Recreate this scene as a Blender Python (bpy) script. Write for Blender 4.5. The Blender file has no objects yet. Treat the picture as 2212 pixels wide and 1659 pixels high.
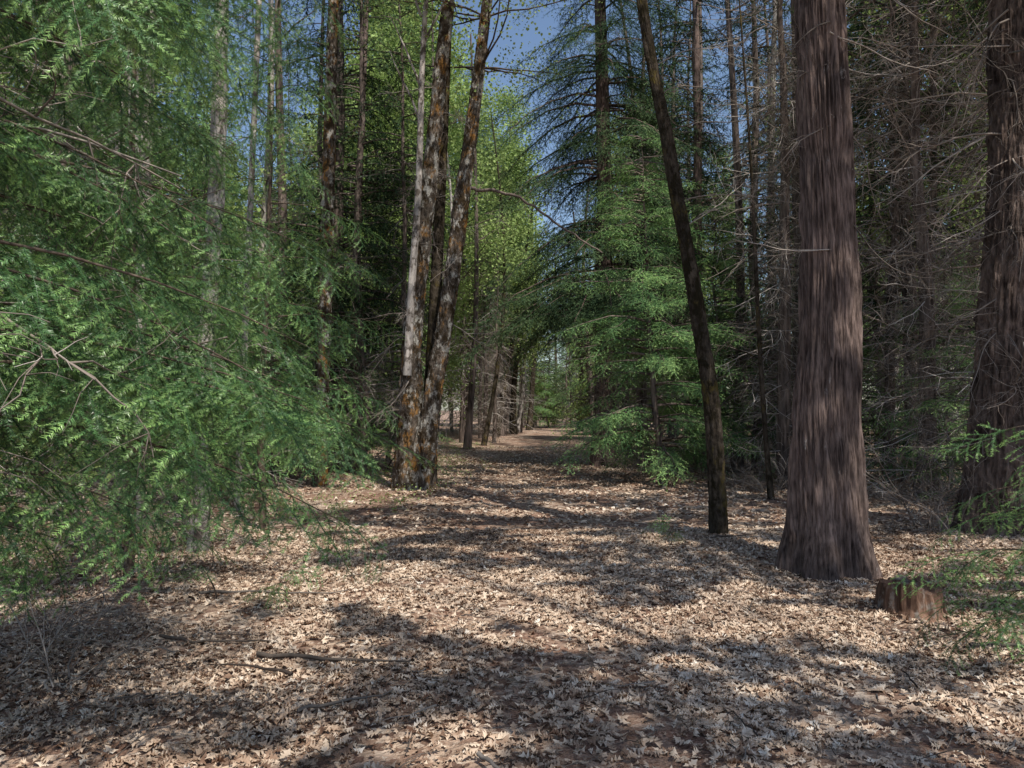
import bpy, math, random
import numpy as np
from mathutils import Vector, Matrix
rng=np.random.default_rng(11); random.seed(5)
scene=bpy.context.scene
scene.view_settings.view_transform='Standard'; scene.view_settings.look='None'; scene.view_settings.exposure=0
SUN=np.array([0.25,-0.43,0.866]); SUN/=np.linalg.norm(SUN)

# ---------------------------------------------------------------- noise
def _h(x,y,z,s):
    h=(x*374761393+y*668265263+z*1442695041+s*974634777)&0xffffffff
    h=((h^(h>>13))*1274126177)&0xffffffff
    h=((h^(h>>15))*2246822519)&0xffffffff
    return ((h^(h>>16))&0xffffff)/float(0xffffff)
def vn(x,y,z=0.0,s=0):
    x,y,z=np.broadcast_arrays(np.asarray(x,float),np.asarray(y,float),np.asarray(z,float))
    xi=np.floor(x).astype(np.int64);yi=np.floor(y).astype(np.int64);zi=np.floor(z).astype(np.int64)
    fx=x-xi;fy=y-yi;fz=z-zi
    fx=fx*fx*(3-2*fx);fy=fy*fy*(3-2*fy);fz=fz*fz*(3-2*fz)
    r=0
    for a in (0,1):
        wa=fx if a else 1-fx
        for b in (0,1):
            wb=fy if b else 1-fy
            for c in (0,1):
                wc=fz if c else 1-fz
                r=r+wa*wb*wc*_h(xi+a,yi+b,zi+c,s)
    return r
def ground_h(x,y):
    x=np.asarray(x,float);y=np.asarray(y,float)
    side=np.clip(np.abs(x-0.04*y)-2.6,0,6)
    return 0.10*(vn(x*.35,y*.35,0,1)-.5)+0.05*(vn(x*1.3,y*1.3,0,2)-.5)+0.012*side
# ---------------------------------------------------------------- mesh builder
class MB:
    def __init__(s): s.v=[];s.f=[];s.r=[];s.n=0
    def add(s,v,f,r):
        v=np.asarray(v,float);r=np.broadcast_to(np.asarray(r,float),(len(v),))
        s.v.append(v);s.f.append(np.asarray(f,np.int64)+s.n);s.r.append(r);s.n+=len(v)
    def tube(s,pts,rad,sides=5,r=0.5):
        pts=np.asarray(pts,float);k=len(pts);rad=np.broadcast_to(np.asarray(rad,float),(k,))
        T=np.gradient(pts,axis=0);T/=np.linalg.norm(T,axis=1)[:,None]+1e-9
        m=np.abs(T.mean(0));ref=np.zeros(3);ref[np.argmin(m)]=1
        U=np.cross(T,ref);U/=np.linalg.norm(U,axis=1)[:,None]+1e-9
        W=np.cross(T,U)
        a=np.arange(sides)*2*np.pi/sides
        V=pts[:,None]+rad[:,None,None]*(np.cos(a)[None,:,None]*U[:,None]+np.sin(a)[None,:,None]*W[:,None])
        i=np.arange(k-1)[:,None]*sides;j=np.arange(sides)[None];jn=(j+1)%sides
        q=np.stack([i+j,i+jn,i+sides+jn,i+sides+j],-1).reshape(-1,4)
        f=np.concatenate([q[:,[0,1,2]],q[:,[0,2,3]]])
        s.add(V.reshape(-1,3),f,r)
    def stamp(s,t,R,P,rr):
        tv,tf,tr=t;K=len(P);n=len(tv)
        if K==0:return
        V=np.einsum('kij,nj->kni',R,tv)+P[:,None]
        F=tf[None]+(np.arange(K)*n)[:,None,None]
        s.add(V.reshape(-1,3),F.reshape(-1,3),(tr[None]+np.asarray(rr)[:,None]).reshape(-1))
    def arr(s):
        return np.concatenate(s.v),np.concatenate(s.f),np.concatenate(s.r)
    def mesh(s,name,mat,smooth=False):
        v,f,r=s.arr();return mkmesh(name,v,f,r,mat,smooth)
def mkmesh(name,v,f,r,mat,smooth=False):
    me=bpy.data.meshes.new(name)
    me.vertices.add(len(v));me.vertices.foreach_set('co',v.astype(np.float32).ravel())
    me.loops.add(len(f)*3);me.loops.foreach_set('vertex_index',f.astype(np.int32).ravel())
    me.polygons.add(len(f));me.polygons.foreach_set('loop_start',(np.arange(len(f))*3).astype(np.int32))
    try: me.polygons.foreach_set('loop_total',np.full(len(f),3,np.int32))
    except Exception: pass
    if smooth: me.polygons.foreach_set('use_smooth',np.ones(len(f),bool))
    me.update(calc_edges=True)
    a=me.attributes.new('r','FLOAT','POINT');a.data.foreach_set('value',np.asarray(r,np.float32))
    me.materials.append(mat)
    return me
def obj(name,me,parent=None,loc=(0,0,0),rz=0,sc=1):
    o=bpy.data.objects.new(name,me);scene.collection.objects.link(o)
    o.location=loc;o.rotation_euler=(0,0,rz);o.scale=(sc,)*3
    if parent:o.parent=parent
    return o
def frames(D,up,scale):
    X=D/(np.linalg.norm(D,axis=1)[:,None]+1e-9)
    Y=np.cross(up,X);Y/=np.linalg.norm(Y,axis=1)[:,None]+1e-9
    Z=np.cross(X,Y)
    return np.stack([X,Y,Z],-1)*np.asarray(scale)[:,None,None]
# ---------------------------------------------------------------- materials
def newmat(name):
    m=bpy.data.materials.new(name);m.use_nodes=True;nt=m.node_tree
    return m,nt,nt.nodes,nt.links,nt.nodes['Principled BSDF']
def ramp(N,stops,interp='LINEAR'):
    n=N.new('ShaderNodeValToRGB');cr=n.color_ramp;cr.interpolation=interp
    while len(cr.elements)<len(stops):cr.elements.new(.5)
    for e,(p,c) in zip(cr.elements,stops):e.position=p;e.color=(*c,1)
    return n
def foliage_mat(name,stops,trans=.35,rough=.5,var=.35,spec=False):
    m,nt,N,L,P=newmat(name)
    at=N.new('ShaderNodeAttribute');at.attribute_name='r'
    rp=ramp(N,stops);L.new(at.outputs['Fac'],rp.inputs[0])
    col=rp.outputs[0]
    if var>0:
        oi=N.new('ShaderNodeObjectInfo')
        mr=N.new('ShaderNodeMapRange');mr.inputs[3].default_value=1-var;mr.inputs[4].default_value=1+var
        L.new(oi.outputs['Random'],mr.inputs[0])
        hs=N.new('ShaderNodeHueSaturation');L.new(col,hs.inputs['Color']);L.new(mr.outputs[0],hs.inputs['Value']);col=hs.outputs[0]
    if spec:
        L.new(col,P.inputs['Base Color']);P.inputs['Roughness'].default_value=rough;P.inputs['Specular IOR Level'].default_value=.5;base=P
    else:
        N.remove(P);base=N.new('ShaderNodeBsdfDiffuse');L.new(col,base.inputs[0])
    if trans<=0:
        L.new(base.outputs[0],N['Material Output'].inputs[0]);return m
    tr=N.new('ShaderNodeBsdfTranslucent')
    h2=N.new('ShaderNodeHueSaturation');h2.inputs['Value'].default_value=1.4;h2.inputs['Hue'].default_value=.485
    L.new(col,h2.inputs['Color']);L.new(h2.outputs[0],tr.inputs[0])
    mx=N.new('ShaderNodeMixShader');mx.inputs[0].default_value=trans
    L.new(base.outputs[0],mx.inputs[1]);L.new(tr.outputs[0],mx.inputs[2])
    L.new(mx.outputs[0],N['Material Output'].inputs[0])
    return m
def bark_mat(name,c_dark,c_light,sc=18,zs=.12,bump=.6,moss=None,lichen=None,mossamt=.5,dist=.03,lo=.34,hi=.66,licht=.52):
    m,nt,N,L,P=newmat(name)
    tc=N.new('ShaderNodeTexCoord');mp=N.new('ShaderNodeMapping');mp.inputs['Scale'].default_value=(1,1,zs)
    L.new(tc.outputs['Object'],mp.inputs[0])
    n1=N.new('ShaderNodeTexNoise');n1.inputs['Scale'].default_value=sc;n1.inputs['Detail'].default_value=7;n1.inputs['Roughness'].default_value=.65
    L.new(mp.outputs[0],n1.inputs['Vector'])
    rp=ramp(N,[(lo,c_dark),(hi,c_light)]);L.new(n1.outputs[0],rp.inputs[0])
    col=rp.outputs[0]
    n3=N.new('ShaderNodeTexNoise');n3.inputs['Scale'].default_value=1.7;n3.inputs['Detail'].default_value=4
    L.new(tc.outputs['Object'],n3.inputs['Vector'])
    r3=ramp(N,[(.35,(.6,.6,.6)),(.65,(1.25,1.2,1.15))]);L.new(n3.outputs[0],r3.inputs[0])
    mu=N.new('ShaderNodeMix');mu.data_type='RGBA';mu.blend_type='MULTIPLY';mu.inputs[0].default_value=1
    L.new(col,mu.inputs[6]);L.new(r3.outputs[0],mu.inputs[7]);col=mu.outputs[2]
    def layer(col,c,scale,lo,hi,seed):
        n=N.new('ShaderNodeTexNoise');n.inputs['Scale'].default_value=scale;n.inputs['Detail'].default_value=6;n.inputs['Roughness'].default_value=.7
        mm=N.new('ShaderNodeMapping');mm.inputs['Location'].default_value=(seed,seed*2,seed*3);mm.inputs['Scale'].default_value=(1,1,.6)
        L.new(tc.outputs['Object'],mm.inputs[0]);L.new(mm.outputs[0],n.inputs['Vector'])
        r=ramp(N,[(lo,(0,0,0)),(hi,(1,1,1))]);L.new(n.outputs[0],r.inputs[0])
        x=N.new('ShaderNodeMix');x.data_type='RGBA';L.new(r.outputs[0],x.inputs[0]);L.new(col,x.inputs[6]);x.inputs[7].default_value=(*c,1)
        return x.outputs[2]
    if lichen: col=layer(col,lichen,7.0,licht,licht+.08,3.1)
    if moss:
        col=layer(col,moss[0],4.3,1-mossamt,1.08-mossamt,7.7)
        col=layer(col,moss[1],8,.50,.58,1.3)
    N.remove(P);P=N.new('ShaderNodeBsdfDiffuse');L.new(col,P.inputs[0]);L.new(P.outputs[0],N['Material Output'].inputs[0])
    b=N.new('ShaderNodeBump');b.inputs['Strength'].default_value=bump;b.inputs['Distance'].default_value=dist
    L.new(n1.outputs[0],b.inputs['Height']);L.new(b.outputs[0],P.inputs['Normal'])
    return m
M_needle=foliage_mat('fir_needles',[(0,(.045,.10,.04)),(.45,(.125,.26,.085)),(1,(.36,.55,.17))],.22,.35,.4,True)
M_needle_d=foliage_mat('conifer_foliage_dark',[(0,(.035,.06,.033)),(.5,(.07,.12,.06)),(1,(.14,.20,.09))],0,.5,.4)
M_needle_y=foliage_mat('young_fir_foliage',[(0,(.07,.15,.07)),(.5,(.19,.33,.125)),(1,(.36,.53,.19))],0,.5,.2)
M_leaf=foliage_mat('broadleaf_foliage',[(0,(.11,.17,.055)),(.5,(.24,.33,.11)),(1,(.40,.50,.20))],.3,.5,.3)
M_shade_canopy=foliage_mat('canopy_foliage',[(0,(.10,.14,.05)),(1,(.22,.28,.10))],0,.5,.1)  # leaves of the added overhead shadow caster
M_litter=foliage_mat('dry_oak_leaves',[(0,(.14,.08,.055)),(.22,(.33,.22,.155)),(.5,(.59,.45,.335)),(.8,(.74,.61,.48)),(1,(.82,.74,.64))],0,.55,0)
M_twig=foliage_mat('dead_twig_bark',[(0,(.07,.052,.045)),(.5,(.24,.20,.17)),(1,(.52,.47,.43))],0,.9,.4)
M_limb=bark_mat('limb_bark',(.05,.038,.03),(.19,.15,.12),30,.5,.4)
M_cedar=bark_mat('cedar_bark',(.05,.036,.032),(.29,.22,.195),34,.14,.8,dist=.015,lichen=(.36,.33,.31),licht=.64)
M_dfir=bark_mat('douglas_fir_bark',(.045,.034,.03),(.24,.185,.16),14,.35,1,dist=.05)
M_moss=bark_mat('mossy_oak_bark',(.035,.028,.023),(.18,.15,.125),16,.5,.9,moss=((.27,.14,.045),(.05,.036,.022)),lichen=(.42,.40,.36),mossamt=.47,dist=.05,licht=.505)
M_mossd=bark_mat('dark_mossy_bark',(.03,.024,.018),(.12,.10,.08),18,.5,.9,moss=((.11,.085,.03),(.03,.025,.016)),mossamt=.45,dist=.04)
M_pale=bark_mat('pale_bark',(.30,.275,.255),(.64,.60,.57),14,.3,.5,moss=((.18,.15,.13),(.12,.10,.085)),mossamt=.42)
M_trunk=bark_mat('background_bark',(.06,.047,.042),(.28,.23,.205),16,.12,.7)

# ---------------------------------------------------------------- world / sun / camera
w=bpy.data.worlds.new('World');scene.world=w;w.use_nodes=True
sky=w.node_tree.nodes.new('ShaderNodeTexSky');sky.sky_type='NISHITA';sky.sun_disc=False
sky.sun_elevation=math.asin(SUN[2]);sky.sun_rotation=math.atan2(SUN[0],SUN[1])%(2*math.pi)
sky.ozone_density=1.3;sky.air_density=1.0;sky.dust_density=.8
bg=w.node_tree.nodes['Background'];bg.inputs[1].default_value=.15
w.node_tree.links.new(sky.outputs[0],bg.inputs[0])
sl=bpy.data.lights.new('sun','SUN');sl.energy=5;sl.angle=math.radians(.53);sl.color=(1,.95,.86)
so=bpy.data.objects.new('sun',sl);scene.collection.objects.link(so)
so.rotation_euler=Vector(SUN).to_track_quat('Z','Y').to_euler();so.location=(0,0,30)
cd=bpy.data.cameras.new('camera');cam=bpy.data.objects.new('camera',cd);scene.collection.objects.link(cam)
cd.lens=26.04;cd.sensor_width=36;cd.clip_end=2000;cd.clip_start=.05
cam.location=(0,0,1.6);cam.rotation_euler=(math.radians(91.8),0,0);scene.camera=cam

# ---------------------------------------------------------------- ground
gx=np.sinh(np.linspace(-4.6,4.6,420))*6.2
gy=np.sinh(np.linspace(-3.2,4.9,420))*5+6
X,Y=np.meshgrid(gx,gy);Z=ground_h(X,Y)+.02*(vn(X*6,Y*6,0,5)-.5)
nx,ny=len(gx),len(gy)
i=(np.arange(ny-1)[:,None]*nx+np.arange(nx-1)[None]).ravel()
F=np.concatenate([np.stack([i,i+1,i+nx+1],1),np.stack([i,i+nx+1,i+nx],1)])
m,nt,N,L,P=newmat('forest_floor')
tc=N.new('ShaderNodeTexCoord')
vo=N.new('ShaderNodeTexVoronoi');vo.inputs['Scale'].default_value=17;vo.inputs['Randomness'].default_value=1
nz=N.new('ShaderNodeTexNoise');nz.inputs['Scale'].default_value=25;nz.inputs['Detail'].default_value=4
ad=N.new('ShaderNodeMix');ad.data_type='RGBA';ad.blend_type='ADD';ad.inputs[0].default_value=.12
L.new(tc.outputs['Object'],ad.inputs[6]);L.new(nz.outputs['Color'],ad.inputs[7]);L.new(ad.outputs[2],vo.inputs['Vector']);L.new(tc.outputs['Object'],nz.inputs['Vector'])
sp=N.new('ShaderNodeSeparateColor');L.new(vo.outputs['Color'],sp.inputs[0])
rp=ramp(N,[(0,(.14,.085,.065)),(.35,(.29,.195,.14)),(.6,(.50,.375,.28)),(1,(.66,.54,.43))]);L.new(sp.outputs[0],rp.inputs[0])
n2=N.new('ShaderNodeTexNoise');n2.inputs['Scale'].default_value=60;n2.inputs['Detail'].default_value=6
L.new(tc.outputs['Object'],n2.inputs['Vector'])
rd=ramp(N,[(.3,(.11,.055,.04)),(.7,(.43,.26,.185))]);L.new(n2.outputs[0],rd.inputs[0])
n4=N.new('ShaderNodeTexNoise');n4.inputs['Scale'].default_value=1.1;n4.inputs['Detail'].default_value=5;L.new(tc.outputs['Object'],n4.inputs['Vector'])
r4=ramp(N,[(.42,(.25,)*3),(.6,(1,)*3)]);L.new(n4.outputs[0],r4.inputs[0])
mx=N.new('ShaderNodeMix');mx.data_type='RGBA';L.new(r4.outputs[0],mx.inputs[0]);L.new(rd.outputs[0],mx.inputs[6]);L.new(rp.outputs[0],mx.inputs[7])
L.new(mx.outputs[2],P.inputs['Base Color']);P.inputs['Roughness'].default_value=.95;P.inputs['Specular IOR Level'].default_value=.1
b=N.new('ShaderNodeBump');b.inputs['Distance'].default_value=.03;b.inputs['Strength'].default_value=.8
L.new(vo.outputs['Distance'],b.inputs['Height']);L.new(b.outputs[0],P.inputs['Normal'])
obj('ground',mkmesh('ground',np.stack([X.ravel(),Y.ravel(),Z.ravel()],1),F,np.zeros(nx*ny),m,True))

# ---------------------------------------------------------------- leaf litter
def oak_leaf(curl,bend,detail=True):
    if detail:
        o=[(-.5,0),(-.32,.05),(-.22,.2),(-.12,.08),(.0,.3),(.08,.1),(.22,.27),(.3,.1),(.5,.03),(.3,-.12),(.2,-.27),(.07,-.1),(-.02,-.3),(-.13,-.07),(-.24,-.19),(-.33,-.05)]
    else:
        o=[(-.5,0),(-.1,.24),(.2,.22),(.5,.0),(.2,-.24),(-.12,-.22)]
    v=np.array([(0,0)]+o);z=curl*v[:,1]**2*3+bend*v[:,0]**2*1.5
    z=z+.03*rng.standard_normal(len(v))
    V=np.column_stack([v,z]);n=len(o)
    f=np.array([[0,1+k,1+(k+1)%n] for k in range(n)])
    r=np.where(np.arange(n+1)==0,-.08,.02)
    return V,f,r
def scatter_litter(mb,n,y0,y1,pw,detail,size):
    u=rng.random(n);y=(y0**pw+u*(y1**pw-y0**pw))**(1/pw)
    x=(rng.random(n)*2-1)*(.74*y+1.0)
    dens=vn(x*.9,y*.9,0,21)*.5+vn(x*3,y*3,0,22)*.5
    k=rng.random(n)<np.clip((dens-.2)*3.6,.25,1);x=x[k];y=y[k];n=len(x)
    P=np.column_stack([x,y,ground_h(x,y)+.008+.020*rng.random(n)])
    a=rng.random(n)*2*np.pi;D=np.column_stack([np.cos(a),np.sin(a),.16*rng.standard_normal(n)])
    up=np.column_stack([.22*rng.standard_normal(n),.22*rng.standard_normal(n),np.where(rng.random(n)<.5,1,-1)])
    s=size*(.4+.95*rng.random(n)**1.5);R=frames(D,up,s)
    rr=np.clip(.46+.22*rng.standard_normal(n)+.3*(vn(x*.7,y*.7,0,30)-.5),0.02,.98)
    T=[oak_leaf(c,b_,detail) for c,b_ in ((.4,.3),(1.,.1),(-.6,.5),(.2,-.5),(1.4,-.2))]
    w_=rng.integers(0,len(T),n)
    for t in range(len(T)):
        q=w_==t;mb.stamp(T[t],R[q],P[q],rr[q])
mb=MB()
scatter_litter(mb,115000,1.9,9.5,1.7,True,.072)
scatter_litter(mb,100000,9,30,1.5,False,.088)
obj('leaf_litter',mb.mesh('leaf_litter',M_litter))
mb=MB()
def stick(p0,az,L_,r0,z=.03,k=7,wig=.12):
    t=np.linspace(0,1,k);x=p0[0]+np.cos(az)*L_*t;y=p0[1]+np.sin(az)*L_*t
    o=np.cumsum(rng.standard_normal(k))*wig*L_/k
    x=x-np.sin(az)*o;y=y+np.cos(az)*o
    mb.tube(np.column_stack([x,y,ground_h(x,y)+z+.02*rng.random(k)]),r0*(1-.7*t),5,rng.random()*.7+.05)
for k in range(900):
    y=2+rng.random()**1.3*14;x=(rng.random()*2-1)*(.75*y+.5)
    if abs(x-.04*y)<1.6 and rng.random()<.4:continue
    stick((x,y),rng.random()*6.3,.08+.3*rng.random()**2,.002+.005*rng.random()**2)
for a in [((-1.62,4.75),-.2,1.0,.018),((-2.4,5.1),-.1,.8,.013),((-1.3,4.4),2.9,.6,.012),((-1.1,3.85),.35,.5,.012),((-.15,3.3),-1.1,.3,.012),
          ((-2.6,6.2),.25,1.2,.015),((-2.3,3.2),.1,.9,.012),((3.0,4.9),.0,.5,.02),((2.2,8.6),.4,.9,.012),((-2.0,3.0),.5,.6,.01)]:
    stick(*a,k=10,wig=.25)
obj('fallen_sticks',mb.mesh('fallen_sticks',M_twig))

# ---------------------------------------------------------------- foliage templates
def sprig(n,L_,nl,nw,up=.35,flat2=False):
    t=np.sort(rng.random(n))
    base=np.column_stack([t*L_,np.zeros(n),np.zeros(n)])
    ph=rng.random(n)*2*np.pi
    if flat2: ph=np.where(rng.random(n)<.5,0,np.pi)+.55*rng.standard_normal(n)
    d=np.column_stack([.45+.25*rng.random(n),np.cos(ph),up*np.sin(ph)+.12]);d/=np.linalg.norm(d,axis=1)[:,None]
    tip=base+d*(nl*(.8+.35*rng.random(n)))[:,None]
    w_=np.cross(d,np.column_stack([.2*rng.standard_normal(n),.3*rng.standard_normal(n),np.ones(n)]));w_/=np.linalg.norm(w_,axis=1)[:,None]
    V=np.stack([base+w_*nw,tip,base-w_*nw],1).reshape(-1,3)
    f=np.arange(len(V)).reshape(-1,3)
    return V,f,np.zeros(len(V))
def boughlet(Ln,spacing,sp,sl,droop=.25,flat=.15,wood=.004,tert=True):
    mb=MB();pos=[];D=[];S=[];rr=[]
    def axis(p0,d0,L_,dr,lvl):
        n=max(2,int(round(L_/(sl*.85))));seg=L_/n;p=np.array(p0,float);d=np.array(d0,float);pts=[p.copy()]
        for i in range(n):
            dd=d/np.linalg.norm(d);pos.append(p.copy());D.append(dd.copy());S.append(seg/sl*1.12)
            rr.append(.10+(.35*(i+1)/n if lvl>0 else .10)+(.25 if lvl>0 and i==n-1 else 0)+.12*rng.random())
            p=p+dd*seg;d=dd+np.array([0,0,-dr/n])+.05*rng.standard_normal(3)
            pts.append(p.copy())
        return np.array(pts)
    main=axis((0,0,0),(1,0,.05),Ln,droop,0)
    mb.tube(main,np.linspace(wood,wood*.3,len(main)),3,-1.0)
    ns=int(Ln/spacing);s=1
    for i in range(ns):
        t=(i+.6)/ns;s=-s;fi=t*(len(main)-1);k=int(min(fi,len(main)-2));p=main[k]*(1-(fi-k))+main[k+1]*(fi-k)
        L_=Ln*.5*(1-t)**.7*(.8+.4*rng.random())*(min(1,.45+t*2.0))+sl*.55
        a=math.radians(48+14*rng.random());tg=main[k+1]-main[k];tg/=np.linalg.norm(tg)
        d=tg*math.cos(a)+np.array([0,s*math.sin(a),0])+np.array([0,0,flat*rng.standard_normal()-.08])
        q=axis(p,d,L_,droop*.8,1)
        if tert:mb.tube(q,np.linspace(wood*.5,wood*.2,len(q)),3,-1.0)
        if tert and L_>sl*1.8:
            m_=int(L_/(spacing*1.4));s2=1
            for j in range(1,m_):
                s2=-s2;tt=j/m_;fj=tt*(len(q)-1);kk=int(min(fj,len(q)-2));pp=q[kk]*(1-(fj-kk))+q[kk+1]*(fj-kk)
                tq=(q[kk+1]-q[kk]);tq/=np.linalg.norm(tq);yy=np.cross([0,0,1],tq)
                d2=tq*.75+yy*s2*.65+np.array([0,0,.08*rng.standard_normal()])
                axis(pp,d2,sl*(1.0-.35*tt),droop*.3,2)
    D=np.array(D);pos=np.array(pos);S=np.array(S);rr=np.array(rr)
    R=frames(D,np.tile([0,0,1.],(len(D),1))+.12*rng.standard_normal((len(D),3)),S)
    w_=rng.integers(0,len(sp),len(D))
    for t in range(len(sp)):
        q=w_==t;mb.stamp(sp[t],R[q],pos[q],rr[q])
    return mb.arr()
near_sp=[sprig(34,.11,.025,.0018,.3,True) for _ in range(4)]
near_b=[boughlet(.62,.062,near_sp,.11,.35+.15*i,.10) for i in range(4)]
mid_sp=[sprig(9,.14,.048,.006) for _ in range(4)]
mid_b=[boughlet(.75,.10,mid_sp,.14,.5,.2,.006,False) for _ in range(4)]
far_sp=[sprig(5,.26,.11,.018) for _ in range(4)]
far_b=[boughlet(.95,.24,far_sp,.26,.7,.3,.008,False) for _ in range(4)]
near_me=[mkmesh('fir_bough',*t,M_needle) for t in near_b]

def wander(p,d,L_,k,wig,grav=0.,up_end=0.):
    pts=[np.array(p,float)];d=np.array(d,float);d/=np.linalg.norm(d)
    for i in range(k):
        pts.append(pts[-1]+d*L_/k)
        d=d+wig*rng.standard_normal(3)+np.array([0,0,-grav+up_end*i/k]);d/=np.linalg.norm(d)
    return np.array(pts)
def dead_branch(L_,n1,n2,r0,sides=3,k=8):
    mb=MB();m_=wander((0,0,0),(1,0,.1),L_,k,.12,.12,.2);r=.35+.4*rng.random()
    mb.tube(m_,np.linspace(r0,r0*.25,len(m_)),sides,r)
    for i in range(n1):
        t=.12+.85*rng.random();j=int(t*k);p=m_[j]
        tg=m_[min(j+1,k)]-m_[max(j-1,0)];tg/=np.linalg.norm(tg)
        d=tg*.6+.75*rng.standard_normal(3)*np.array([.5,1,.7])
        l2=L_*(.22+.35*rng.random())*(1.1-t*.6);q=wander(p,d,l2,5,.22,.12,.15)
        mb.tube(q,np.linspace(r0*.4,r0*.12,len(q)),3,r+.15*rng.standard_normal())
        for a in range(n2):
            jj=rng.integers(1,5);d2=(q[jj+1]-q[jj]);d2=d2/np.linalg.norm(d2)+.8*rng.standard_normal(3)
            s_=wander(q[jj],d2,l2*(.3+.35*rng.random()),3,.22,.05)
            mb.tube(s_,np.linspace(r0*.2,r0*.08,len(s_)),3,r+.2*rng.standard_normal())
    return mb.arr()
dead_near=[dead_branch(1.7,12,4,.012,4,10) for _ in range(5)]
dead_near_me=[mkmesh('dead_branch',*t,M_twig,False) for t in dead_near]
dead_far=[dead_branch(1.8,5,0,.02,3,5) for _ in range(5)]
dead_mid=[dead_branch(1.9,8,2,.014,3,6) for _ in range(5)]

def catmull(pts,n):
    pts=np.asarray(pts,float);P=np.vstack([2*pts[0]-pts[1],pts,2*pts[-1]-pts[-2]])
    m_=len(pts)-1;t=np.linspace(0,m_,n);k=np.minimum(t.astype(int),m_-1);u=(t-k)[:,None]
    a,b_,c,d=P[k],P[k+1],P[k+2],P[k+3]
    return .5*((2*b_)+(-a+c)*u+(2*a-5*b_+4*c-d)*u**2+(-a+3*b_-3*c+d)*u**3)
def trunk_hi(name,pr,na,nz,mode,mat,zfine=7.,seed=1,parent=None):
    pr=np.array(pr,float);c=catmull(pr,nz*4)
    zt=pr[-1,2];zf=min(zfine,zt);k1=int(nz*.85) if zt>zf+.1 else nz
    zz=np.concatenate([np.linspace(pr[0,2],zf,k1),np.linspace(zf,zt,nz-k1+1)[1:]]) if k1<nz else np.linspace(pr[0,2],zt,nz)
    cx=np.interp(zz,c[:,2],c[:,0]);cy=np.interp(zz,c[:,2],c[:,1]);cr=np.interp(zz,c[:,2],c[:,3])
    a=np.arange(na)*2*np.pi/na
    A,Zg=np.meshgrid(a,zz);Rr=np.repeat(cr[:,None],na,1)
    ca,sa=np.cos(A),np.sin(A)
    if mode=='cedar':
        tw=A+.05*Zg+.16*(vn(ca*1.5,sa*1.5,Zg*.9,seed)-.5)+.05*(vn(ca*4,sa*4,Zg*3,seed+5)-.5)
        cx2,cy2=np.cos(tw),np.sin(tw)
        n1=vn(cx2*7,cy2*7,Zg*1.1,seed+1);n2=vn(cx2*16,cy2*16,Zg*2.6,seed+2);n3=vn(cx2*45,cy2*45,Zg*9,seed+3)
        rid=np.clip(1-np.abs(2*n1-1)*1.6,0,1);rid2=np.clip(1-np.abs(2*n2-1)*1.3,0,1)
        d=-.042*rid-.026*rid2*(.4+n1)+.010*n3+.025*(vn(cx2*3,cy2*3,Zg*1.5,seed+8)-.5)
        lob=np.clip(1-Zg/1.3,0,1)**1.6
        d+=lob*.10*(np.abs(np.sin(2.5*A+.6))*1.3-.6)+.03*(vn(ca*1.2,sa*1.2,Zg*.5,seed+9)-.5)
    elif mode=='dfir':
        n1=vn(ca*6,sa*6,Zg*2.2,seed+1);n2=vn(ca*13,sa*13,Zg*7,seed+2);n3=vn(ca*28,sa*28,Zg*22,seed+3)
        d=-.05*(1-np.abs(2*n1-1))-.035*(1-np.abs(2*n2-1))+.015*n3
        lob=np.clip(1-Zg/1.2,0,1)**1.6;d+=lob*.09*(np.abs(np.sin(2.5*A))*1.3-.6)
    else:
        n1=vn(ca*2.5,sa*2.5,Zg*2,seed+1);n2=vn(ca*7,sa*7,Zg*9,seed+2);n3=vn(ca*16,sa*16,Zg*26,seed+3)
        d=(.25*(n1-.5)+.18*(n2-.5)+.12*(n3-.5))*Rr
    Rr=Rr+d
    V=np.stack([cx[:,None]+ca*Rr,cy[:,None]+sa*Rr,Zg],-1).reshape(-1,3)
    i=(np.arange(nz-1)[:,None]*na);j=np.arange(na)[None];jn=(j+1)%na
    q=np.stack([i+j,i+jn,i+na+jn,i+na+j],-1).reshape(-1,4)
    f=np.concatenate([q[:,[0,1,2]],q[:,[0,2,3]]])
    return obj(name,mkmesh(name,V,f,np.zeros(len(V)),mat,True),parent)

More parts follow.
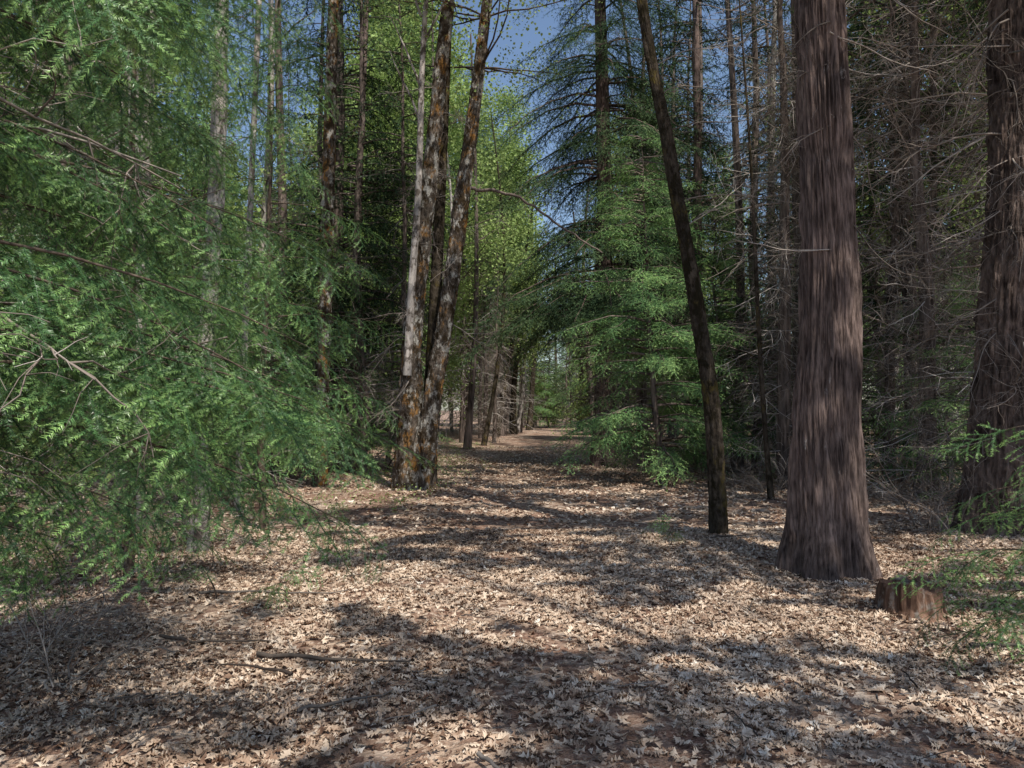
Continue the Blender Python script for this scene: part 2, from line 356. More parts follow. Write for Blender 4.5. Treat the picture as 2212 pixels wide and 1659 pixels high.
# ---------------------------------------------------------------- generic trees
def conifer(name,H,zc,R_,nl,T,spacing,droop,fm,wm,r0,bsc=1.,dead=30,deadT=None,deadz=.6,lean=0.,zpow=1.,liml=.3,deadtop=None):
    wood=MB();k=14;t=np.linspace(0,1,k)
    px=np.cumsum(rng.standard_normal(k))*.05+lean*t*H;py=np.cumsum(rng.standard_normal(k))*.05;px-=px[0];py-=py[0]
    rad=r0*(1-t*.93);rad[0]*=1.35
    wood.tube(np.column_stack([px,py,t*H-.1]),rad,10,.5)
    fol=MB();Pp=[];Dd=[];Ss=[];rr=[]
    for i in range(nl):
        f=rng.random()**zpow;z=zc+(H-zc)*f*.99
        L_=(R_*(1-f)**.75+liml)*(.5+.65*rng.random());az=rng.random()*2*np.pi
        c=np.array([np.interp(z,t*H,px),np.interp(z,t*H,py),z])
        h=np.array([np.cos(az),np.sin(az),0]);side=np.array([-h[1],h[0],0])
        u=np.linspace(0,1,5);rise=.25*(f)+.05+.15*rng.random();dr=droop*(.6+.8*rng.random())
        pts=c+h*L_*u[:,None]+np.array([0,0,1])*(L_*(rise*u-dr*u**2))[:,None]+.04*rng.standard_normal((5,3))*u[:,None]
        wood.tube(pts,np.linspace(.012+.012*L_,.004,5),3,.5)
        n=max(2,int(L_/spacing));tone=.14*rng.standard_normal()
        for j in range(n):
            uu=.22+.78*(j+.5)/n;p=np.array([np.interp(uu,u,pts[:,q]) for q in range(3)])
            for s in (-1,1):
                a=math.radians(rng.uniform(25,65))*s
                d=h*math.cos(a)+side*math.sin(a)+np.array([0,0,-rng.uniform(.05,.7)-dr*.7+.25*f])
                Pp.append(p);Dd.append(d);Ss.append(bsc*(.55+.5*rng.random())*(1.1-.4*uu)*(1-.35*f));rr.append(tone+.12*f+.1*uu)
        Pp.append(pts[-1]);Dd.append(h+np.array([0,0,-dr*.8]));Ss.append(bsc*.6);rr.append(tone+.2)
    Pp=np.array(Pp);Dd=np.array(Dd);Ss=np.array(Ss);rr=np.array(rr)
    up=np.tile([0,0,1.],(len(Pp),1))+.35*rng.standard_normal((len(Pp),3))
    Rm=frames(Dd,up,Ss);w_=rng.integers(0,len(T),len(Pp))
    for q in range(len(T)):
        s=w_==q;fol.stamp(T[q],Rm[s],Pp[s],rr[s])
    tw=None
    if dead and deadT:
        tw=MB();z=deadz+((deadtop or max(zc*1.25,2))-deadz)*rng.random(dead);az=rng.random(dead)*2*np.pi
        D=np.column_stack([np.cos(az),np.sin(az),.4*rng.standard_normal(dead)-.2])
        P_=np.column_stack([np.interp(z,t*H,px),np.interp(z,t*H,py),z])
        Rm=frames(D,np.tile([0,0,1.],(dead,1))+.5*rng.standard_normal((dead,3)),.5+.7*rng.random(dead))
        w_=rng.integers(0,len(deadT),dead)
        for q in range(len(deadT)):
            s=w_==q;tw.stamp(deadT[q],Rm[s],P_[s],.25*rng.standard_normal(s.sum()))
    return dict(name=name,wood=wood.mesh(name+'_trunk',wm,True),fol=fol.mesh(name+'_foliage',fm),tw=tw.mesh(name+'_dead_branches',M_twig) if tw else None)
def leafclump(n,sg,s0):
    P_=rng.standard_normal((n,3))*np.array([sg,sg,sg*.7]);d=rng.standard_normal((n,3));d[:,2]-=.3
    s=s0*(1+.6*rng.random(n));R=frames(d,np.tile([0,0,1.],(n,1))+.6*rng.standard_normal((n,3)),s)
    v=np.array([(0,0,0),(.45,.42,.05),(1,0,-.1),(.45,-.42,.05)]);f=np.array([[0,1,2],[0,2,3]])
    mb=MB();mb.stamp((v,f,np.zeros(4)),R,P_,.3*rng.random(n));return mb.arr()
LC=[leafclump(18,.20,.048) for _ in range(6)]
LB=[leafclump(26,.2,.08) for _ in range(6)]
def broadleaf(name,H,r0,fm,wm,crown0=.4,spread=.28,n1=26,lean=.0,bend=.05,sc=1.,tri=3,T=None):
    T=T or LC
    wood=MB();k=12;t=np.linspace(0,1,k);px=np.cumsum(rng.standard_normal(k))*bend*H/10+lean*t*H;py=np.cumsum(rng.standard_normal(k))*bend*H/10;px-=px[0];py-=py[0]
    rad=r0*(1-.85*t);rad[0]*=1.3
    wood.tube(np.column_stack([px,py,t*H*.95-.1]),rad,9,.5);C=[]
    for i in range(n1):
        f=crown0+(1-crown0)*rng.random();p=[np.interp(f,t,px),np.interp(f,t,py),f*H*.95]
        az=rng.random()*2*np.pi;L_=H*spread*(1.15-f)*(.7+.6*rng.random())
        q=wander(p,(np.cos(az),np.sin(az),.55+.5*rng.random()),L_,6,.14)
        wood.tube(q,np.linspace(r0*.28*(1.1-f)+.01,.01,7),4,.5)
        for j in range(7):
            jj=rng.integers(1,6);d=(q[jj+1]-q[jj]);d=d/np.linalg.norm(d)+.75*rng.standard_normal(3)
            s=wander(q[jj],d,L_*(.3+.3*rng.random()),4,.2)
            wood.tube(s,np.linspace(.012,.004,5),3,.5)
            for a in range(tri):
                C.append(s[rng.integers(2,5)]+.12*rng.standard_normal(3))
                C.append(s[-1]+.3*rng.standard_normal(3))
    C=np.array(C);n=len(C);fol=MB();a=rng.random(n)*6.28
    Rm=frames(np.column_stack([np.cos(a),np.sin(a),.2*rng.standard_normal(n)]),np.tile([0,0,1.],(n,1)),sc*(.9+.9*rng.random(n)))
    w_=rng.integers(0,6,n)
    for q in range(6):
        s=w_==q;fol.stamp(T[q],Rm[s],C[s],.1+.55*rng.random(s.sum()))
    return dict(name=name,wood=wood.mesh(name+'_trunk',wm,True),fol=fol.mesh(name+'_foliage',fm),tw=None)
def place(T,x,y,rz=None,sc=1.,parent=None,name=None):
    o=obj(name or T['name'],T['wood'],parent,(x,y,float(ground_h(x,y))-.05),rng.random()*6.28 if rz is None else rz,sc)
    obj('foliage',T['fol'],o)
    if T['tw']:obj('dead_branches',T['tw'],o)
    return o
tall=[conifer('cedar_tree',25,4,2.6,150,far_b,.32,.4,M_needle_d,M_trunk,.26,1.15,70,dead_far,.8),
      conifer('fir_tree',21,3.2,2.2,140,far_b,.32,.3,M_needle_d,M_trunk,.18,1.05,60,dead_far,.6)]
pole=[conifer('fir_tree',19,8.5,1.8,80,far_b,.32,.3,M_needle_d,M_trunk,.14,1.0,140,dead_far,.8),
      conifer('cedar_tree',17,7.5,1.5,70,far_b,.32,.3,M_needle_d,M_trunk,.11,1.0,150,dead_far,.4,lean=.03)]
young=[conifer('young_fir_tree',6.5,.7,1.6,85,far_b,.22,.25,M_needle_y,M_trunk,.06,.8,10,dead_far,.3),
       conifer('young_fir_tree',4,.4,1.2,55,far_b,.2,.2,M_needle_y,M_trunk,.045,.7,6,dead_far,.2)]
broad=[broadleaf('oak_tree',16,.17,M_leaf,M_pale,.2,.27,34,lean=.04,sc=1.3),
       broadleaf('maple_tree',19,.15,M_leaf,M_trunk,.25,.22,38,lean=-.04,sc=1.3),
       broadleaf('oak_tree',12,.11,M_leaf,M_pale,.12,.26,32,lean=.1,bend=.08,sc=1.3)]
bush=broadleaf('hazel_bush',3.6,.03,M_leaf,M_trunk,.08,.42,20,0,.1)
snag=conifer('dead_cedar_tree',15,11,1.,14,far_b,.3,.3,M_needle_d,M_trunk,.17,1.,240,dead_mid,.5,deadtop=10.5)

pts=[]
keep_out=[(3.05,7.2,1.5),(6,9.1,1.2),(2.4,9,1.2),(-1.9,14.2,1.6),(3.3,16,2.2),(2.5,19.8,1.8),(4.4,13.6,2)]
dist=bpy.data.objects.new('distant_trees',None);scene.collection.objects.link(dist)
tries=0
while len(pts)<130 and tries<30000:
    tries+=1
    y=15+rng.random()**.9*50;x=(rng.random()*2-1)*(.71*y+1.5);c=.045*y+.2
    hw=3.3 if y<18 else max(1.8,3.3-(y-18)*.05)
    if y<54 and abs(x-c)<hw:continue
    if 18<y<27 and -6<x<0:continue
    if any((x-a)**2+(y-b_)**2<(r_+.5)**2 for a,b_,r_ in keep_out):continue
    ms=1.8+y*.028
    if any((x-a)**2+(y-b_)**2<ms*ms for a,b_ in pts):continue
    pts.append((x,y));u=rng.random();u2=rng.random()
    gap=abs(x+.06*y)<.09*y and y>28
    if gap:
        T=broad[rng.integers(0,3)] if u<.65 else pole[rng.integers(0,2)];s=.75+.3*rng.random()
    elif u<.12:T=tall[rng.integers(0,2)];s=.7+.5*rng.random()
    elif u<.32:T=pole[rng.integers(0,2)];s=.75+.5*rng.random()
    elif u<.56:T=young[rng.integers(0,2)];s=.7+.8*rng.random()
    elif u<.88:T=broad[rng.integers(0,3)];s=.75+.4*rng.random()
    else:T=bush;s=.8+.5*rng.random()
    if y<22 and T in broad and x<0:T=pole[1]
    if y<30 and (T in broad) and x>2 and u2<.75:T=(snag,pole[0],tall[1])[int(u2*4)]
    if y<34:place(T,x,y,sc=s)
    else:place(T,x,y,sc=s,parent=dist,name='tree')
for k in range(40):
    y=68+rng.random()*14;x=(k/39*2-1)*56+rng.standard_normal()*1.2
    T=(tall+young+broad)[rng.integers(0,7)];place(T,x,y,sc=(.9+.4*rng.random()),parent=dist,name='tree')
for x,y,T,s in [(1.0,58,tall[1],.6),(3.0,60,young[0],1.4),(4.6,57,pole[1],.9),(2.0,64,tall[1],.75),(3.8,66,tall[0],.7),(5.6,60,young[0],1.3),(-1,62,broad[2],1),(1.6,61,tall[0],.6),(2.2,59,bush,1.1),
                (2.6,57,young[1],1.2),(4.2,56,tall[1],.5),(-.6,48,pole[1],.9),(-1.6,38,pole[1],1.),(-.6,41,broad[1],1.05),(.0,45,broad[0],1.),(-2.2,33,pole[0],.9),(-3.2,29,broad[1],1.05),(-1.3,36,snag,.75),(-4.2,36,broad[1],1.2),(-5.2,31,broad[0],1.2)]:
    place(T,x,y,sc=s,parent=dist,name='tree')
for T,x,y,s in [(pole[0],8.2,12.2,1),(pole[1],7.6,10.9,1.0),(pole[1],7.6,15,1),(snag,4.0,22.5,1.1),(young[0],7.9,13.4,.7),(young[1],5.6,17.5,1.2),(snag,9.0,13.2,1),(snag,7.0,12.6,.9),
                (young[0],8.8,16.5,1),(snag,5.3,14.3,.9),(snag,6.4,16.4,1.1),(tall[1],6.6,19.9,.9),(snag,7.6,17,1.1),(broad[1],9.6,19,.9),(young[1],7.2,16.,1),(pole[1],5.2,24,1.1),
                (pole[1],-6.3,10.6,1.),(young[0],-5.1,12.3,.9),(pole[0],-7.9,12.5,1),(young[0],-6.4,14.8,1.2),(tall[0],-4.3,18.5,.9),(tall[1],-5.4,20.5,.8),(pole[1],-8.3,8.6,.9),(bush,-6.6,9.0,.8),
                (young[1],-2.9,19.0,.8),(broad[0],-9.5,16,1),(tall[1],-7.5,15.5,.8),(tall[1],-3.5,17.2,.75)]:
    place(T,x,y,sc=s)
def slender(x,y,r_,H,lx,ly,mat,bend=.25):
    mb=MB();k=12;t=np.linspace(0,1,k);b1=bend*rng.standard_normal();b2=bend*.5*rng.standard_normal()
    p=np.column_stack([x+lx*t*H+b1*np.sin(t*3.1)+b2*np.sin(t*7),y+ly*t*H+b2*np.sin(t*5),t*H-.1]);rad=r_*(1-.75*t);rad[0]*=1.35
    mb.tube(catmull(p,30),np.interp(np.linspace(0,1,30),t,rad),8)
    for q in range(9):
        z=.2+.75*rng.random();c=[np.interp(z,t,p[:,a]) for a in range(3)];az=rng.random()*6.28
        mb.tube(wander(c,(np.cos(az),np.sin(az),.5),.06*H*(.6+rng.random()),6,.15),np.linspace(r_*.22,.004,7),4)
    obj('slender_tree',mb.mesh('slender_tree',mat,True))
for a in [(-1.7,28,.13,16,.005,0,M_trunk),(-1.2,31,.10,14,.02,0,M_mossd),(-.9,40,.17,13,.16,0,M_mossd),(-.5,42,.15,15,.10,0,M_trunk),(.1,44,.2,14,.09,0,M_mossd),(.3,46,.14,15,.05,0,M_pale),(-2.6,25,.09,12,.02,0,M_pale),
          (-2.9,27,.12,17,-.01,0,M_trunk),(4.7,42,.2,15,-.02,0,M_trunk),(5.2,36,.15,15,-.04,0,M_pale),(4.1,31,.14,15,-.03,0,M_trunk),(1.2,52,.2,15,.03,0,M_mossd),(4.6,50,.2,15,-.03,0,M_mossd),
          (9.1,18,.13,17,.01,0,M_pale),(10.2,17.8,.12,17,.015,0,M_pale),(6.0,13.4,.09,14,-.01,0,M_trunk),(7.1,15.6,.15,18,-.02,0,M_trunk),(8.0,14.6,.1,15,.02,0,M_trunk),(5.5,18.2,.14,17,-.03,0,M_trunk),(4.9,20.2,.17,19,.0,0,M_cedar),
          (7.2,20,.14,18,.02,0,M_pale),(6.4,24,.2,20,-.01,0,M_trunk),(8.9,22,.16,18,.03,0,M_pale),(3.9,25,.14,18,-.02,0,M_trunk),(9.7,14.6,.1,14,-.03,0,M_trunk),(4.4,12.6,.05,9,-.05,0,M_mossd),(11.8,19.5,.14,18,-.01,0,M_pale),
          (-5.6,17.5,.15,18,.01,0,M_trunk),(-4.6,22.3,.17,18,.015,0,M_cedar),(-6.6,18.6,.14,18,0,0,M_pale),(-8.8,17.3,.13,17,.02,0,M_pale),(-10.6,18.2,.15,18,0,0,M_pale),(-7.4,13.8,.09,14,.02,0,M_pale),(-9.3,14.6,.1,15,-.02,0,M_trunk)]:
    slender(*a)

# ---------------------------------------------------------------- hero trunks
def add_dead(parent,pts,sc=(.5,1.1)):
    for x,y,z,az,el in pts:
        o=obj('dead_branch',random.choice(dead_near_me),parent)
        s=random.uniform(*sc)
        R=Matrix.Rotation(az,4,'Z')@Matrix.Rotation(-el,4,'Y')@Matrix.Rotation(random.uniform(-1.2,1.2),4,'X')
        o.matrix_world=Matrix.Translation((x,y,z))@R@Matrix.Scale(s,4)
big=trunk_hi('cedar_tree',[(3.05,7.2,-.1,.47),(3.05,7.2,.15,.43),(3.05,7.2,.6,.37),(3.04,7.2,1.5,.325),(3.09,7.2,2.4,.29),(3.07,7.22,4.2,.262),(3.05,7.25,5.8,.245),(3.0,7.3,9,.22),(2.9,7.3,18,.08)],420,560,'cedar',M_cedar,6.3,3)
add_dead(big,[(3.05,7.0,z,az,el) for z,az,el in [(4.3,2.9,-.5),(4.9,2.5,-.2),(5.3,3.3,-.4),(3.1,3.2,-.1),(5.2,.2,-.5),(4.4,.3,-.7),(5.8,-.4,-.3),(5.9,3.6,-.5),(3.6,.2,-.9)]],sc=(.5,.9))
df=trunk_hi('douglas_fir_tree',[(5.85,9.1,-.1,.50),(5.87,9.1,.3,.43),(6.0,9.1,1.5,.37),(6.1,9.1,3,.33),(6.2,9.1,4.4,.31),(6.28,9.15,7,.28),(6.3,9.2,18,.1)],340,420,'dfir',M_dfir,7.5,13)
add_dead(df,[(6.1,8.95,random.uniform(1.0,6.8),random.uniform(2.0,4.9),random.uniform(-.9,.2)) for _ in range(40)],sc=(.6,1.2))
oak=trunk_hi('leaning_oak_tree',[(2.5,9,-.1,.14),(2.5,9,.1,.115),(2.47,9,.92,.098),(2.41,9,1.77,.093),(2.30,9,2.5,.09),(2.16,9,3.4,.085),(2.02,9,4.2,.08),(1.88,9,5.03,.075),(1.65,9,6.3,.065),(1.45,9,8,.055),(1.3,9,11,.03)],90,420,'moss',M_mossd,7.5,23)
add_dead(oak,[(1.95,8.95,4.5,2.4,.6),(1.8,9,5.4,.5,.7),(2.05,9,4.1,-.2,.3),(1.7,9,6.1,2.9,.4),(1.9,9,5.,.1,.2),(2.1,9,3.8,.3,.5),(1.75,9,5.8,-.3,.3)],sc=(.5,.9))
D=14.2
ta=trunk_hi('mossy_oak_tree',[(-2.0,D,-.1,.33),(-1.99,D,.3,.28),(-1.96,D,1.42,.22),(-1.90,D,3.2,.18),(-1.70,D,4.97,.155),(-1.52,D,6.75,.14),(-1.25,D,9.4,.12),(-.9,D,13,.07)],110,460,'moss',M_moss,10,31)
tb=trunk_hi('trunk_right',[(-1.68,D+.1,-.1,.24),(-1.66,D+.1,.4,.2),(-1.58,D,1.42,.175),(-1.36,D,2.75,.155),(-1.16,D,4.1,.145),(-.94,D,5.86,.14),(-.76,D,7.2,.125),(-.5,D,9.4,.1),(-.15,D,13,.06)],110,460,'moss',M_moss,10,37,ta)
mb=MB();mb.tube(catmull([(-1.98,D-.2,2.2),(-1.92,D-.2,3.64),(-1.78,D-.2,5.86),(-1.72,D-.2,8.1),(-1.6,D-.2,10.4)],24),np.linspace(.085,.045,24),9)
for q in range(5):
    z=7+q*.7;mb.tube(wander((-1.74,D-.2,z),(rng.choice([-1,1])*.35,0,1),1.6,6,.06),np.linspace(.03,.008,7),5)
obj('pale_stem',mb.mesh('pale_stem',M_pale,True),ta)
mb=MB();mb.tube(catmull([(-1.72,D+.35,0),(-1.6,D+.4,2),(-1.46,D+.4,5),(-1.3,D+.4,9),(-1.2,D+.4,13)],24),np.linspace(.16,.07,24),9)
obj('dark_stem',mb.mesh('dark_stem',M_mossd,True),ta)
mb=MB();mb.tube(catmull([(-.9,D,5.85),(-.54,D,5.8),(.04,D-.1,5.66),(.66,D-.2,5.25),(1.19,D-.3,4.8),(1.72,D-.3,4.5)],24)+.02*rng.standard_normal((24,3)),np.linspace(.036,.014,24),6)
for q in range(7):
    u_=rng.random();mb.tube(wander((-.5+2*u_,D-.15,5.8-1.1*u_*u_),(rng.standard_normal()*.5,rng.standard_normal()*.4,rng.standard_normal()*.6),.6,5,.2),np.linspace(.008,.003,6),3)
obj('arching_limb',mb.mesh('arching_limb',M_trunk,True),ta)
add_dead(ta,[(-1.9,D,random.uniform(1.5,8),random.uniform(0,6.28),random.uniform(-.6,.3)) for _ in range(12)]+[(-1.2,D,random.uniform(1.5,8),random.uniform(0,6.28),random.uniform(-.6,.3)) for _ in range(12)],sc=(.5,.95))
C=[];mb=MB()
for b0 in [(-1.0,D,11.5),(-.4,D,11),(-1.2,D,9.6),(-.5,D,9.2),(-1.5,D-.2,10),(-.6,D,8.2)]:
    for q in range(7):
        az=rng.random()*6.28;s=wander(b0,(np.cos(az),np.sin(az),.3),2.4,6,.15);mb.tube(s,np.linspace(.022,.005,7),4)
        for e in range(9):C.append(s[rng.integers(2,7)]+.35*rng.standard_normal(3))
C=np.array(C);n=len(C);fo=MB();a=rng.random(n)*6.28;Rm=frames(np.column_stack([np.cos(a),np.sin(a),a*0]),np.tile([0,0,1.],(n,1)),np.full(n,1.0))
for q in range(6):fo.stamp(LC[q],Rm[q::6],C[q::6],.3+.4*rng.random(len(C[q::6])))
obj('crown_limbs',mb.mesh('crown_limbs',M_limb,True),ta);obj('foliage',fo.mesh('oak_leaves',M_leaf),ta)

T=conifer('cedar_tree',24,4.2,3.0,340,mid_b,.21,.55,M_needle_d,M_cedar,.30,1.4,150,dead_mid,1.0,zpow=1.2)
place(T,2.45,19.8,1.0)
T=conifer('young_fir_tree',7.4,.8,1.95,130,mid_b,.17,.3,M_needle_y,M_trunk,.08,.95,14,dead_mid,.4)
place(T,3.15,15.4,.4);place(T,4.9,18.6,2.4,.95)
T=conifer('young_fir_tree',5.2,.5,1.3,70,mid_b,.17,.2,M_needle_y,M_trunk,.06,.8,14,dead_mid,.3)
place(T,-3.4,20.5,2.,1.1);place(T,8.1,11.6,2.2,.95);place(T,6.9,10.9,4.2,.7)
trunk_hi('pale_maple_tree',[(-3.45,8.2,-.1,.13),(-3.43,8.2,.5,.10),(-3.4,8.2,2,.09),(-3.3,8.25,5,.08),(-3.3,8.3,11,.04)],60,220,'moss',M_pale,6,44)
for x,y,r_,l,mt in [(-3.75,14.5,.14,.02,0),(-4.9,9.8,.07,-.03,0),(-6.1,12,.10,.02,0),(-4.2,11.4,.05,.03,0)]:
    t_=trunk_hi('slender_maple_tree',[(x,y,-.1,r_*1.4),(x,y,.4,r_),(x+l*4,y,4,r_*.9),(x+l*9,y,9,r_*.75),(x+l*16,y,16,r_*.3)],50,200,'moss',M_pale if r_<.12 else M_moss,9,int(abs(x*10)))
    add_dead(t_,[(x+l*z,y,z,random.uniform(0,6.28),random.uniform(-.3,.5)) for z in np.linspace(1.,8,14)],sc=(.5,1.))

# ---------------------------------------------------------------- foreground firs (needle resolved)
def near_fir(name,x0,y0,H,r0,limbs,sp=.1,bs=1.):
    wood=MB();z0=float(ground_h(x0,y0));k=12;t=np.linspace(0,1,k)
    px=x0+np.cumsum(rng.standard_normal(k))*.02;py=y0+np.cumsum(rng.standard_normal(k))*.02
    wood.tube(np.column_stack([px,py,z0-.05+t*H]),r0*(1-.85*t),9)
    root=obj(name,None)
    for z,az,L_,rise,droop in limbs:
        h=np.array([np.cos(az),np.sin(az),0]);side=np.array([-h[1],h[0],0])
        u=np.linspace(0,1,9);c=np.array([np.interp(z,t*H,px),np.interp(z,t*H,py),z0+z])
        P_=c+h*L_*u[:,None]+side*(L_*.08*rng.standard_normal()*np.sin(u*3))[:,None]+np.array([0,0,1])*(L_*(rise*u-droop*u**2.2))[:,None]
        wood.tube(P_,np.linspace(.007+.0025*L_,.002,9),5)
        n=max(3,int(L_/sp));s=1
        for j in range(n):
            uu=.2+.8*(j+.5)/n;p=np.array([np.interp(uu,u,P_[:,q]) for q in range(3)])
            tg=np.array([np.interp(min(uu+.05,1),u,P_[:,q])-np.interp(uu-.05,u,P_[:,q]) for q in range(3)]);tg/=np.linalg.norm(tg)
            s=-s
            if uu<.45 and rng.random()<.35:continue
            a=math.radians(rng.uniform(35,68))*s
            d=tg*math.cos(a)+side*math.sin(a)+np.array([0,0,-rng.uniform(.15,1.3)])
            yield_pts.append((root,p,d,bs*(.6+.55*rng.random())*(1.25-.55*uu)*min(1,.6+L_*.3)))
        yield_pts.append((root,P_[-1],tg+np.array([0,0,-.2]),.7*bs))
    obj('trunk_and_limbs',wood.mesh('trunk_and_limbs',M_limb,True),root)
    return root
yield_pts=[]
limbs=[]
for i in range(42):
    z=1.55+3.3*(i+rng.random()*.9)/42;az=rng.uniform(.0,1.35);L_=rng.uniform(1.9,2.8)
    limbs.append((z,az,L_,rng.uniform(.05,.22),rng.uniform(.2,.38)))
for z,az,L_ in [(1.25,.75,1.5),(1.3,1.0,1.7),(1.4,.6,1.5),(1.45,.35,1.9)]:limbs.append((z,az,L_,.1,.25))
for i in range(5):
    z=1.5+3.5*rng.random();limbs.append((z,math.radians(rng.uniform(110,300)),1.5+rng.random(),.1,.3))
r1=near_fir('douglas_fir_tree',-3.3,2.5,6.2,.11,limbs,.095,.92)
add_dead(r1,[(-3.25,2.5,random.uniform(1.5,3.4),random.uniform(.3,1.2),random.uniform(-.15,.15)) for _ in range(14)],sc=(.9,1.4))
limbs=[]
for i in range(44):
    z=1.0+6.2*(i+rng.random())/44;limbs.append((z,rng.random()*6.28,(1.95*(1-(z-.9)/7.4)+.25)*rng.uniform(.75,1.1),rng.uniform(.05,.25),rng.uniform(.15,.35)))
r2=near_fir('young_fir_tree',-3.6,7.0,7.6,.05,limbs,.12,1.15)
add_dead(r2,[(-3.6,7.0,random.uniform(.5,2.2),random.uniform(0,6.28),random.uniform(-.3,.1)) for _ in range(14)],sc=(.6,1.0))
limbs=[]
for i in range(26):
    z=1.4+5*(i+rng.random())/26;limbs.append((z,rng.random()*6.28,(1.7*(1-(z-.9)/6.8)+.25)*rng.uniform(.75,1.1),rng.uniform(.05,.25),rng.uniform(.15,.35)))
near_fir('young_fir_tree',-3.2,9.6,6.6,.05,limbs,.16,1.3)
limbs=[(z,az,L_,.12,.2) for z,az,L_ in [(.45,3.0,.75),(.55,3.6,.65),(.65,2.5,.8),(.8,3.3,.7),(.95,2.8,.6),(1.15,3.2,.6),(1.35,3.7,.5),(.5,2.2,.8),(1.0,1.0,.5),(.7,5.,.5),(1.5,2.9,.45),(.35,3.3,.7)]]
near_fir('fir_sapling',3.55,4.65,1.9,.025,limbs,.12,.9)
for x,y,h in [(1.75,8.3,.35),(-1.75,5.9,.3),(-2.4,6.1,.7),(2.3,13.5,1.2),(-2.05,8.6,.7)]:
    near_fir('fir_seedling',x,y,h,.008,[(h*q,rng.random()*6.28,.3*h**.5*(1.2-q),.2,.1) for q in np.linspace(.4,.95,3)],.16,.7)
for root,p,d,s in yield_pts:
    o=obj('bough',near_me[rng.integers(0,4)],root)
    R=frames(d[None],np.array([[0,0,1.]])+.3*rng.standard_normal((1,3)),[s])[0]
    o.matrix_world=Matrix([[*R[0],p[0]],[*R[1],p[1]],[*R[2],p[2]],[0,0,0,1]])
for bx,by,n_,s0,s1 in [(-3.0,4.5,18,.3,.65),(5.4,9.0,22,.5,.9),(4.3,13.2,14,.4,.9),(-5.0,8.2,18,.5,1.1),(7.2,10.2,16,.6,1.1),(2.9,18.2,10,.5,.9)]:
    br=obj('dead_brush',None)
    add_dead(br,[(bx+.9*random.random()-.3,by+.9*random.random()-.3,.03,random.uniform(0,6.28),random.uniform(.15,1.2)) for _ in range(n_)],sc=(s0,s1))

# ---------------------------------------------------------------- stump
M_stump=bark_mat('stump_wood',(.055,.034,.026),(.27,.17,.125),22,.15,1,dist=.02,lichen=(.26,.22,.19),licht=.52)
na,nzz=120,40
A,Zg=np.meshgrid(np.arange(na)*2*np.pi/na,np.linspace(0,1,nzz))
ca,sa=np.cos(A),np.sin(A)
Rr=.235-.03*Zg+.05*(vn(ca*4,sa*4,Zg*.8,61)-.5)+.04*(vn(ca*13,sa*13,Zg*1.5,62)-.5)+.05*np.clip(1-Zg*3,0,1)
top=.27+.10*(vn(ca*2,sa*2,0,66)-.4)+.05*(vn(ca*9,sa*9,0,67)-.5)
Vs=np.stack([Rr*ca,Rr*sa,-.05+Zg*top],-1).reshape(-1,3)
i=(np.arange(nzz-1)[:,None]*na);j=np.arange(na)[None];jn=(j+1)%na
q=np.stack([i+j,i+jn,i+na+jn,i+na+j],-1).reshape(-1,4);f=np.concatenate([q[:,[0,1,2]],q[:,[0,2,3]]])
Vl=[Vs];Fl=[f];base=(nzz-1)*na;prev=base;nv=len(Vs)
for rr_ in (.85,.6,.35,.12):
    ring=Vs[base:base+na].copy();ring[:,:2]*=rr_
    ring[:,2]=ring[:,2]*rr_+.22*(1-rr_)+.03*(vn(ring[:,0]*22,ring[:,1]*22,0,70)-.5)
    Vl.append(ring);j=np.arange(na);jn=(j+1)%na
    Fl.append(np.concatenate([np.stack([prev+j,prev+jn,nv+jn],1),np.stack([prev+j,nv+jn,nv+j],1)]));prev=nv;nv+=na
Vl.append(np.array([[0,0,.22]]));Fl.append(np.stack([prev+j,prev+jn,np.full(na,nv)],1))
Vs=np.concatenate(Vl)
obj('tree_stump',mkmesh('tree_stump',Vs,np.concatenate(Fl),np.zeros(len(Vs)),M_stump,True),None,(3.12,5.85,float(ground_h(3.12,5.85))))

# ---------------------------------------------------------------- added out-of-view canopy, shaped to cast dappled shade
lit=[(-1.4,6.7,1.8,.75,1),(-.3,6.1,1.0,.55,1),(.9,5.45,1.3,.45,1),(1.9,5.7,.8,.4,1),(2.9,5.3,1.1,.5,1),(3.5,7.8,.7,1.0,1),(-2.3,3.9,1.1,.5,1),(-.35,3.5,.4,.3,1),
     (.5,11.5,1.2,.5,1),(-.9,12.6,1.0,.5,1),(.8,16.5,1.7,.8,1),(-4,8.6,2.2,1.4,1),(-3.2,13,1.6,1.3,1),(4.8,11,1.2,.6,.9),(.6,8.7,.7,.25,1),(-2.9,5.6,1.0,.8,1),(-2.8,16.6,1.6,2.4,.85),(2.6,9.6,.6,.3,1),(1.6,13.8,1.1,.45,1),
     (-2.7,4.4,1.8,1.7,1),(-4.8,9.6,1.8,2.6,.9),(2.1,17.6,2.3,3.0,1),(4.,9.6,.7,.4,1),(-2.2,9.8,.9,.4,1),(-.9,3.0,.5,.12,.7),(1.6,4.2,.5,.14,.8),(2.6,4.0,.7,.25,.9),(5,8.2,.8,.8,.9),(-.4,9.9,.6,.2,.9)]
sh=SUN/SUN[2]
nC=4700;GX=rng.uniform(-6.0,7.0,nC);GY=rng.uniform(1.0,20.,nC);ZZ=rng.uniform(11,14.5,nC)
C=np.column_stack([GX+sh[0]*ZZ,GY+sh[1]*ZZ,ZZ])
trunks=[(6.5,-3.5),(-4,-5),(10,3.5),(0.5,-9),(-8.5,-1),(-9.5,5.5)]
own=np.argmin([(C[:,0]-a)**2+(C[:,1]-b_)**2 for a,b_ in trunks],0)
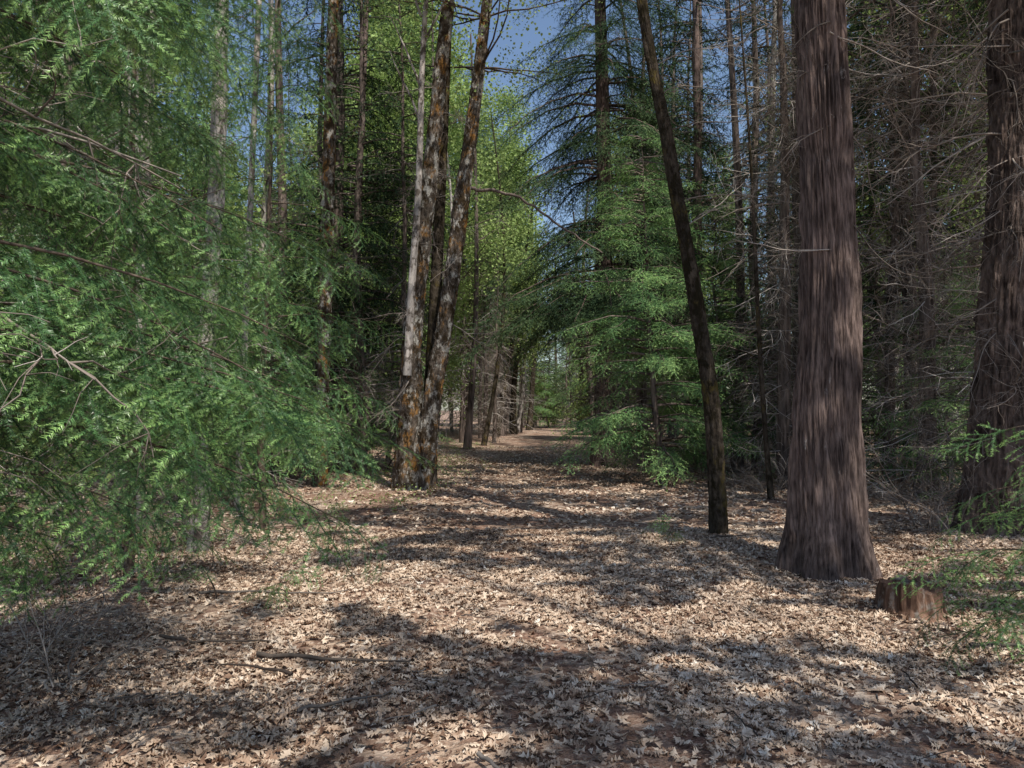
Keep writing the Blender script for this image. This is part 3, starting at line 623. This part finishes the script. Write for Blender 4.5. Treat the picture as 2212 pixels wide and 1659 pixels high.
for ti,(a,b_) in enumerate(trunks):
    c=C[own==ti]
    if len(c)<5:continue
    wood=MB();wood.tube(catmull([(a,b_,-.1),(a+.1,b_,4),(a-.1,b_+.2,9),(a,b_,14)],12),np.linspace(.24,.08,12),10)
    nodes=[np.array([[a,b_,z] for z in np.linspace(8,14,7)])]
    for e in c[rng.permutation(len(c))[:14]]:
        q=catmull([(a,b_,8+2*rng.random()),(a*.5+e[0]*.5,b_*.5+e[1]*.5,11+rng.random()),e],9);wood.tube(q,np.linspace(.05,.015,9),4);nodes.append(q[2:])
    nodes=np.concatenate(nodes)
    for e in c[::3]:
        n_=nodes[np.argmin(((nodes-e)**2).sum(1))];wood.tube(np.array([n_,(n_+e)/2+.1*rng.standard_normal(3),e]),[.010,.007,.004],3)
    n=len(c);fo=MB();an=rng.random(n)*6.28;Rm=frames(np.column_stack([np.cos(an),np.sin(an),an*0]),np.tile([0,0,1.],(n,1)),1.1+.45*rng.random(n))
    w_=rng.integers(0,6,n)
    for q in range(6):fo.stamp(LB[q],Rm[w_==q],c[w_==q],.15+.5*rng.random((w_==q).sum()))
    V,Fc,rr=fo.arr();V4=V.reshape(-1,4,3);cen=V4.mean(1)
    px=cen[:,0]-sh[0]*cen[:,2];py=cen[:,1]-sh[1]*cen[:,2]
    edge=.7*(vn(px*3.2,py*3.6,0,83)-.5)+.55*(vn(px*8,py*9,0,84)-.5)
    drop=vn(px*1.9,py*3.2,0,85)>.78
    drop|=(vn(px*5,py*8,0,86)>.84)
    rn=rng.random(len(px));blot=vn(px*2.6,py*5.0,0,88)<.86
    for cx,cy,rx,ry,kv in lit:  # cut leaf gaps so the chosen ground patches get sun
        drop|=(((px-cx)/rx)**2+((py-cy)/ry)**2<1.1+1.6*edge)&(rn<kv)&blot
    V4=V4[~drop];rr=rr.reshape(-1,4)[~drop].ravel();nl_=len(V4)
    Fq=np.array([[0,1,2],[0,2,3]])[None]+(np.arange(nl_)*4)[:,None,None]
    o=obj('shade_canopy',wood.mesh('shade_canopy_wood',M_trunk,True));obj('foliage',mkmesh('shade_canopy_leaves',V4.reshape(-1,3),Fq.reshape(-1,3),rr,M_shade_canopy),o)  # unseen shadow caster with trunk and limbs, added for the sun patches

# ---------------------------------------------------------------- low green herbs
n=2600;x=rng.uniform(-7,7,n);y=rng.uniform(5.5,32,n)
nn=vn(x*.5,y*.5,0,91);k=(nn>.62)&(np.abs(x-.04*y-.5)>2.2)|((y>19)&(y<29)&(x<-.5)&(nn>.4));x=x[k];y=y[k];n=len(x)
P_=np.column_stack([x,y,ground_h(x,y)+.05]);an=rng.random(n)*6.28
Rm=frames(np.column_stack([np.cos(an),np.sin(an),an*0]),np.tile([0,0,1.],(n,1)),.35+.3*rng.random(n));fo=MB()
for q in range(6):fo.stamp(LC[q],Rm[q::6],P_[q::6],.2+.4*rng.random(len(P_[q::6])))
obj('low_plants',fo.mesh('low_plants',M_leaf))
